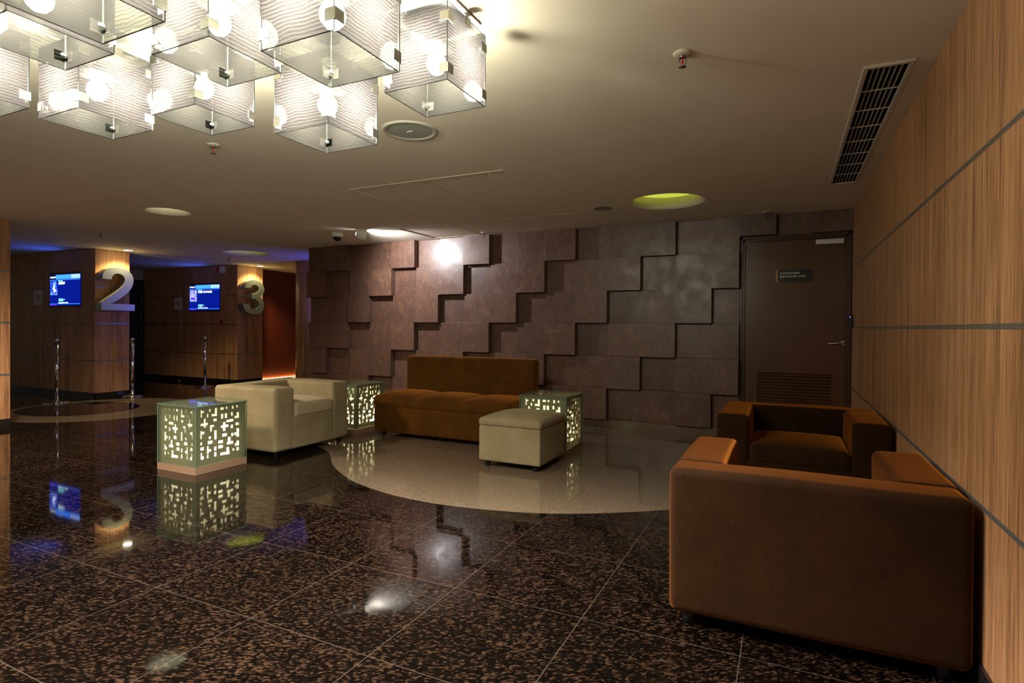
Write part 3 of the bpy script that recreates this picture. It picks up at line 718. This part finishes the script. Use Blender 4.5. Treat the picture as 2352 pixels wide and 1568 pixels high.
# ceiling access hatches
def hatch(x0, y0, x1, y1, split, label):
    t = empty('access_hatch', ((x0 + x1) / 2, (y0 + y1) / 2, CEIL), label=label, cat='hatch', group='flush ceiling access hatches')
    a, b_ = (x1 - x0) / 2, (y1 - y0) / 2; f = .03
    MB().box(-a - f, -b_ - f, -.003, a + f, -b_, .02).box(-a - f, b_, -.003, a + f, b_ + f, .02).box(-a - f, -b_, -.003, -a, b_, .02).box(a, -b_, -.003, a + f, b_, .02).build('hatch_frame', M['ceil'], t, bevel=.0015)
    e = [-a] + ([split - (x0 + x1) / 2] if split else []) + [a]
    for u, v in zip(e, e[1:]):
        d = MB().box(u + .004, -b_ + .005, .004, v - .004, b_ - .005, .018).build('hatch_door', M['ceil'], t)
        MB().lathe([(.008, -.002), (.008, .004)], ((u + v) / 2 + (v - u) * .32, -b_ + .06, 0), 14).build('latch', M['white'], d)
    MB().box(-a, -b_, .03, a, b_, .034).build('hatch_backing', M['dark'], t)
hatch(-3.64, 4.13, -2.10, 5.95, -2.89, 'large flush ceiling hatch with two doors in mid ceiling')
hatch(-4.56, 6.02, -3.81, 6.86, None, 'small flush ceiling hatch against the clad wall')

# ------------------------------------------------------------ glass cube pendants
def bracket(mb, x, y, sx, sy, z, s=.036, t=.003, out=1):
    # L-shaped corner clip wrapped round the outside of a corner
    mb.box(min(x, x - sx * s), min(y, y + sy * t), z - s / 2, max(x, x - sx * s) , max(y, y + sy * t), z + s / 2)
    mb.box(min(x, x + sx * t), min(y + sy * t, y - sy * s), z - s / 2, max(x, x + sx * t), max(y + sy * t, y - sy * s), z + s / 2)
def pendant():
    s = .15; h = .30; g = .005
    t = empty('cube_pendant', (0, 0, 0), cat='pendant light', group='glass cube pendants hanging under the ceiling')
    # origin at bottom centre of the cube
    def pane(x0, y0, x1, y1, outer):
        mb = MB().box(x0, y0, 0, x1, y1, h, 1)
        mb.mi = [0 if k == outer else 2 if k == {2: 3, 3: 2, 4: 5, 5: 4}[outer] else 1 for k in range(6)]
        mb.build('glass_panel', [M['wave'], M['edge'], M['inner']], t, fix=False)
    pane(-s, -s, s - g, -s + g, 2); pane(s - g, -s, s, s - g, 5); pane(-s + g, s - g, s, s, 3); pane(-s, -s + g, -s + g, s, 4)
    for sx in (-1, 1):
        for sy in (-1, 1):
            for z in (.047, h - .056):
                mb = MB(); bracket(mb, sx * s, sy * s, sx, sy, z); c = mb.build('corner_clip', M['nickel'], t)
                MB().lathe([(.006, 0), (.007, .006), (.004, .009)], (sx * (s - g - .001 - .009), sy * (s - .018), z), 12, 'x').lathe([(.006, 0), (.007, .006), (.004, .009)], (sx * (s - .018), sy * (s - g - .001 - .009), z), 12, 'y').build('clip_bolt', M['steel'], c)
    MB().box(s - .001, -.018, h - .03, s + .003, .018, h + .004).box(s - .02, -.018, h, s + .003, .018, h + .004).build('hanging_clip', M['nickel'], t)
    MB().box(-s - .003, -.018, h - .03, -s + .001, .018, h + .004).box(-s - .003, -.018, h, -s + .02, .018, h + .004).build('hanging_clip', M['nickel'], t)
    MB().lathe([(.022, .19), (.022, .212), (.078, .214), (.078, .218), (.024, .226), (.018, .26)], seg=24).build('socket_and_shade_disc', M['steel'], t)  # socket plus an added wide disc that keeps bulb light off the ceiling
    MB().lathe([(.003, .105), (.022, .110), (.037, .128), (.041, .148), (.036, .168), (.022, .188), (.018, .192)], seg=28).build('bulb', bulb_m, t)
    return t
proto_p = pendant()
pend = [((-1.315, 1.988), 2.187, 'rightmost glass cube pendant, close up under the ceiling plate'),
        ((-1.797, 1.872), 2.055, 'lowest hanging glass cube pendant left of the ceiling speaker'),
        ((-1.305, 1.380), 2.086, 'big nearest glass cube pendant at the top edge, third from right'),
        ((-2.735, 1.462), 2.126, 'glass cube pendant at far lower left with bulb glow off centre'),
        ((-2.412, 1.737), 2.183, 'small glass cube pendant second from left in the lower row'),
        ((-1.862, 1.398), 2.195, 'glass cube pendant at the top edge in the middle of the group'),
        ((-1.73, .870), 2.10, 'near glass cube pendant cut by the top left corner of the picture'),
        ((-2.22, 1.010), 2.17, 'glass cube pendant tucked behind the nearest one at top left'),
        ((-3.005, 1.117), 2.15, 'glass cube pendant cut by the left edge of the picture')]
allp = []
for i, ((x, y), z, lab) in enumerate(pend):
    t = proto_p if i == 0 else copy_tree(proto_p); t.location = (x, y, z); t['label'] = lab; allp.append((t, z))
for t, z in allp:
    zc = CEIL - z
    MB().box(-.155, -.16, zc - .010, .155, .10, zc).build('ceiling_plate', M['white'], t, bevel=.002)
    MB().lathe([(.05, zc - .03), (.06, zc - .01)], seg=28).build('lamp_mount', M['black'], t)
    MB().lathe([(.005, .255), (.005, zc - .02)], seg=12).build('suspension_rod', M['steel'], t)
    MB().tube([(-.148, 0, .303), (-.10, 0, zc - .012)], .0012, 6).tube([(.148, 0, .303), (.10, 0, zc - .012)], .0012, 6).build('suspension_wire', M['steel'], t)

# ------------------------------------------------------------ lit side tables
HOLES = [(0.049, 0.397, 0.065, 0.46), (0.049, 0.434, 0.082, 0.451), (0.125, 0.438, 0.145, 0.46), (0.106, 0.391, 0.123, 0.421), (0.18, 0.392, 0.205, 0.46), (0.15, 0.394, 0.205, 0.414), (0.233, 0.438, 0.27, 0.46), (0.287, 0.44, 0.306, 0.461), (0.345, 0.433, 0.366, 0.462), (0.392, 0.441, 0.411, 0.461), (0.167, 0.349, 0.203, 0.372), (0.239, 0.361, 0.265, 0.404), (0.277, 0.362, 0.303, 0.404), (0.337, 0.373, 0.36, 0.406), (0.396, 0.346, 0.422, 0.398), (0.375, 0.346, 0.423, 0.368), (0.078, 0.309, 0.099, 0.385), (0.049, 0.326, 0.118, 0.347), (0.136, 0.268, 0.156, 0.322), (0.136, 0.303, 0.178, 0.32), (0.176, 0.193, 0.201, 0.271), (0.259, 0.251, 0.288, 0.329), (0.238, 0.281, 0.317, 0.304), (0.293, 0.322, 0.366, 0.345), (0.335, 0.264, 0.363, 0.296), (0.383, 0.284, 0.423, 0.307), (0.047, 0.218, 0.064, 0.285), (0.047, 0.255, 0.088, 0.277), (0.124, 0.204, 0.148, 0.228), (0.115, 0.162, 0.161, 0.19), (0.253, 0.203, 0.301, 0.23), (0.34, 0.192, 0.367, 0.221), (0.393, 0.178, 0.424, 0.255), (0.372, 0.197, 0.424, 0.221), (0.307, 0.128, 0.337, 0.192), (0.297, 0.126, 0.364, 0.15), (0.047, 0.165, 0.067, 0.19), (0.214, 0.15, 0.263, 0.176), (0.214, 0.107, 0.263, 0.134), (0.047, 0.12, 0.084, 0.147), (0.108, 0.08, 0.127, 0.149), (0.108, 0.096, 0.149, 0.117), (0.175, 0.096, 0.201, 0.131), (0.175, 0.046, 0.201, 0.083), (0.394, 0.099, 0.425, 0.143), (0.378, 0.1, 0.425, 0.124), (0.354, 0.062, 0.375, 0.084), (0.394, 0.055, 0.424, 0.085), (0.293, 0.039, 0.323, 0.105), (0.233, 0.043, 0.33, 0.067), (0.05, 0.043, 0.068, 0.102), (0.05, 0.043, 0.085, 0.07), (0.107, 0.045, 0.127, 0.073)]
PW = .482; PH = .492
def cut_panel(name, flip, m, parent):
    """fret panel in the local xz plane, x from 0 to PW, with every cut-out a real hole"""
    hs = []
    for a, b_, c, d in HOLES:
        if flip: a, c = PW - c, PW - a
        hs.append((a, b_ + .01, c, d + .01))
    xs = sorted({0, PW} | {h[0] for h in hs} | {h[2] for h in hs}); zs = sorted({0, PH} | {h[1] for h in hs} | {h[3] for h in hs})
    vid = {}; vl = []; fl = []
    def V_(x, z):
        if (x, z) not in vid: vid[(x, z)] = len(vl); vl.append((x, 0, z))
        return vid[(x, z)]
    for i in range(len(xs) - 1):
        for j in range(len(zs) - 1):
            cx, cz = (xs[i] + xs[i + 1]) / 2, (zs[j] + zs[j + 1]) / 2
            if any(h[0] < cx < h[2] and h[1] < cz < h[3] for h in hs): continue
            fl.append((V_(xs[i], zs[j]), V_(xs[i + 1], zs[j]), V_(xs[i + 1], zs[j + 1]), V_(xs[i], zs[j + 1])))
    me = bpy.data.meshes.new(name); me.from_pydata(vl, [], fl)
    o = link(name, me, m, parent); s = o.modifiers.new('thick', 'SOLIDIFY'); s.thickness = .010; s.offset = 0
    return o
def light_table():
    t = empty('lit_side_table', (0, 0, 0), cat='side table', group='glass side tables lit from inside')
    a = .25
    MB().box(-a, -a, 0, a, a, .06).build('plinth', M['base'], t, bevel=.002)
    g = .006
    for nm, bx, th in (('glass_side', (-a, -a, .06, a, -a + g, .564), 'y'), ('glass_side', (-a, a - g, .06, a, a, .564), 'y'), ('glass_side', (-a, -a + g, .06, -a + g, a - g, .564), 'x'), ('glass_side', (a - g, -a + g, .06, a, a - g, .564), 'x')):
        MB().box(*bx, 0, 1, th).build(nm, [M['tglass'], M['tedge']], t)
    MB().box(-a - .002, -a - .002, .5645, a + .002, a + .002, .573, 0, 1, 'z').build('glass_top', [M['tglass'], M['tedge']], t)
    b_ = PW / 2 - .0; k = .232
    for (x, y, rz, fl) in ((-b_, -k, 0, True), (b_, -k, 0, None), (k, -b_, math.pi / 2, False), (-k, -b_, math.pi / 2, True)):
        if fl is None: continue
        p = cut_panel('fret_panel', fl, M['acrylic'], t); p.location = (x, y, .064); p.rotation_euler = (0, 0, rz)
    p = cut_panel('fret_panel', False, M['acrylic'], t); p.location = (-b_, k, .064)
    p = cut_panel('fret_top', False, M['acrylic'], t); p.location = (-b_, b_ + .008, .558); p.rotation_euler = (math.pi / 2, 0, 0)
    p.scale = (1, 1, .98)
    d = .212
    MB().box(-d, -d, .064, d, d, .532).build('diffuser_box', M['diffuser'], t)
    MB().lathe([(.012, .10), (.05, .12), (.05, .30), (.012, .32)], (.0, .0, 0), 20).build('lamp_tube', tube_m, t)
    return t
tab = light_table()
T = [((-4.645, 3.345), 0, 'glowing glass side table on the open dark floor left of the cream armchair'),
     ((-4.672, 5.335), 0, 'glowing glass side table between the cream armchair and the rust sofa'),
     ((-2.155, 5.415), -math.pi / 2, 'glowing glass side table right of the rust sofa behind the ottoman')]
for i, ((x, y), rz, lab) in enumerate(T):
    t = tab if i == 0 else copy_tree(tab); t.location = (x, y, 0); t.rotation_euler.z = rz; t['label'] = lab

# ------------------------------------------------------------ upholstery
def foot(mb_parent, x, y, r=.026, h=.056):
    MB().lathe([(r, 0), (r, h)], (x, y, 0), 24).build('leg', M['black'], mb_parent)
def puff(amount, px=4, py=4):
    def fn(p, u, v, w):
        if w > -.2:
            k = max(0, 1 - abs(u) ** px) * max(0, 1 - abs(v) ** py)
            p = p.copy(); p.z += amount * k * (w + .2) / 1.2
        return p
    return fn
def soft(seed, amt=.004):
    ph = [random.Random(seed).uniform(0, 6) for _ in range(6)]
    def fn(p, u, v, w):
        p = p.copy(); q = math.sin(p.y * 7 + ph[0]) * math.sin(p.z * 6 + ph[1]) ; r_ = math.sin(p.x * 8 + ph[2]) * math.sin(p.z * 5 + ph[3])
        p.x += amt * q; p.y += amt * r_; p.z += amt * .5 * math.sin(p.x * 9 + p.y * 7 + ph[4]); return p
    return fn
def armchair(name, D, Wd, H, m, mc, aw, bw, rz, loc, label, group, cush_top=.475, cush_low=.345):
    """front towards local +x, origin on the floor at the centre"""
    t = empty(name, loc, rz, label=label, cat='armchair', group=group)
    z0 = .055; x0, x1, y0, y1 = -D / 2, D / 2, -Wd / 2, Wd / 2
    rbox('back_rest', x0, y0, z0, x0 + bw, y1, H, .035, m, t, (2, 10, 8), fn=soft(1))
    rbox('arm_rest', x0 + bw - .035, y0, z0, x1, y0 + aw, H + .002, .035, m, t, (8, 3, 6), fn=soft(2))
    rbox('arm_rest', x0 + bw - .035, y1 - aw, z0, x1, y1, H + .002, .035, m, t, (8, 3, 6), fn=soft(3))
    rbox('seat_base', x0 + bw - .04, y0 + aw - .03, z0 + .002, x1 - .004, y1 - aw + .03, cush_low + .012, .02, m, t, (5, 6, 4))
    rbox('seat_cushion', x0 + bw + .004, y0 + aw + .004, cush_low, x1 + .006, y1 - aw - .004, cush_top, .032, mc, t, (8, 8, 2), fn=puff(.03))
    for x in (x0 + .07, x1 - .075):
        for y in (y0 + .075, y1 - .075): foot(t, x, y)
    return t
armchair('armchair', .85, .985, .655, M['cream'], M['creamc'], .235, .19, 0, (-4.695, 4.292, 0), 'cream tweed cube armchair between two glowing side tables', 'boxy armchairs of the lounge', .492, .362)
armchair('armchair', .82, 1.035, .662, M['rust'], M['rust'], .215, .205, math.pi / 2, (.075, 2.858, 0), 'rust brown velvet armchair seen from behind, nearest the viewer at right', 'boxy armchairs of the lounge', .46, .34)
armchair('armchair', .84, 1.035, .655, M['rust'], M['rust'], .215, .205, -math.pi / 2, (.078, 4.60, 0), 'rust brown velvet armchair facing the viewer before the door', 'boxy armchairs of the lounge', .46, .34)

# sofa
t = empty('sofa', (-3.38, 5.54, 0), label='armless rust velvet sofa with tall back against the clad wall', cat='sofa')
rbox('seat_base', -.85, -.39, .055, .85, .26, .345, .025, M['rust_lit'], t, (12, 6, 4), fn=soft(5, .002))
def tuft(p, u, v, w):
    p = p.copy(); n = 3; s_ = (u + 1) / 2 * n; fr_ = s_ - math.floor(s_); near = min(fr_, 1 - fr_) * (1.74 / n)
    inner = .0 if (s_ < .35 or s_ > n - .35) else math.exp(-(near / .028) ** 2)
    side = max(0, 1 - abs(v) ** 5)
    lob = 1 - (abs(fr_ - .5) * 2) ** 3
    if w > -.5:
        k = (w + .5) / 1.5
        p.z += k * (.030 * lob * side + .018 * (1 - abs(v) ** 3)) - k * .016 * inner
    if v < -.8: p.y += .010 * inner
    return p
rbox('seat_cushion', -.865, -.405, .335, .865, .25, .452, .045, M['rust_lit'], t, (60, 10, 2), fn=tuft)
def crease(p, u, v, w):
    p = p.copy()
    if v < 0:
        for cx, cz, sl, dp in ((-.02, .0, .05, .005), (.03, .0, -.03, .006), (-.12, -.02, .25, .004), (-.33, -.05, .4, .003)):
            d = p.x - cx - sl * p.z; p.y += dp * math.exp(-(d / .010) ** 2) * math.exp(-((p.z - cz) / .10) ** 2)
    return p
rbox('back_rest', -.865, .235, .10, .865, .40, .888, .035, M['rust_lit'], t, (150, 3, 24), fn=crease)
for x in (-.77, 0, .77):
    for y in (-.30, .30): foot(t, x, y)

# ottoman
t = empty('ottoman', (-2.182, 4.768, 0), label='square beige ottoman with domed cushion in front of the sofa', cat='ottoman')
rbox('ottoman_body', -.298, -.303, .055, .298, .303, .368, .014, M['cream'], t, (5, 5, 5))
def dome_fn(p, u, v, w):
    p = p.copy()
    if w > -.6:
        k = (w + .6) / 1.6
        p.z += .048 * k * (1 - abs(u) ** 2.4) * (1 - abs(v) ** 2.4)
    b_ = .012 * (1 - w * w) if abs(w) < 1 else 0
    p.x *= 1 + b_; p.y *= 1 + b_; return p
rbox('ottoman_cushion', -.302, -.306, .362, .302, .306, .438, .030, M['cream'], t, (12, 12, 2), fn=dome_fn)
for x in (-.235, .235):
    for y in (-.24, .24): foot(t, x, y)
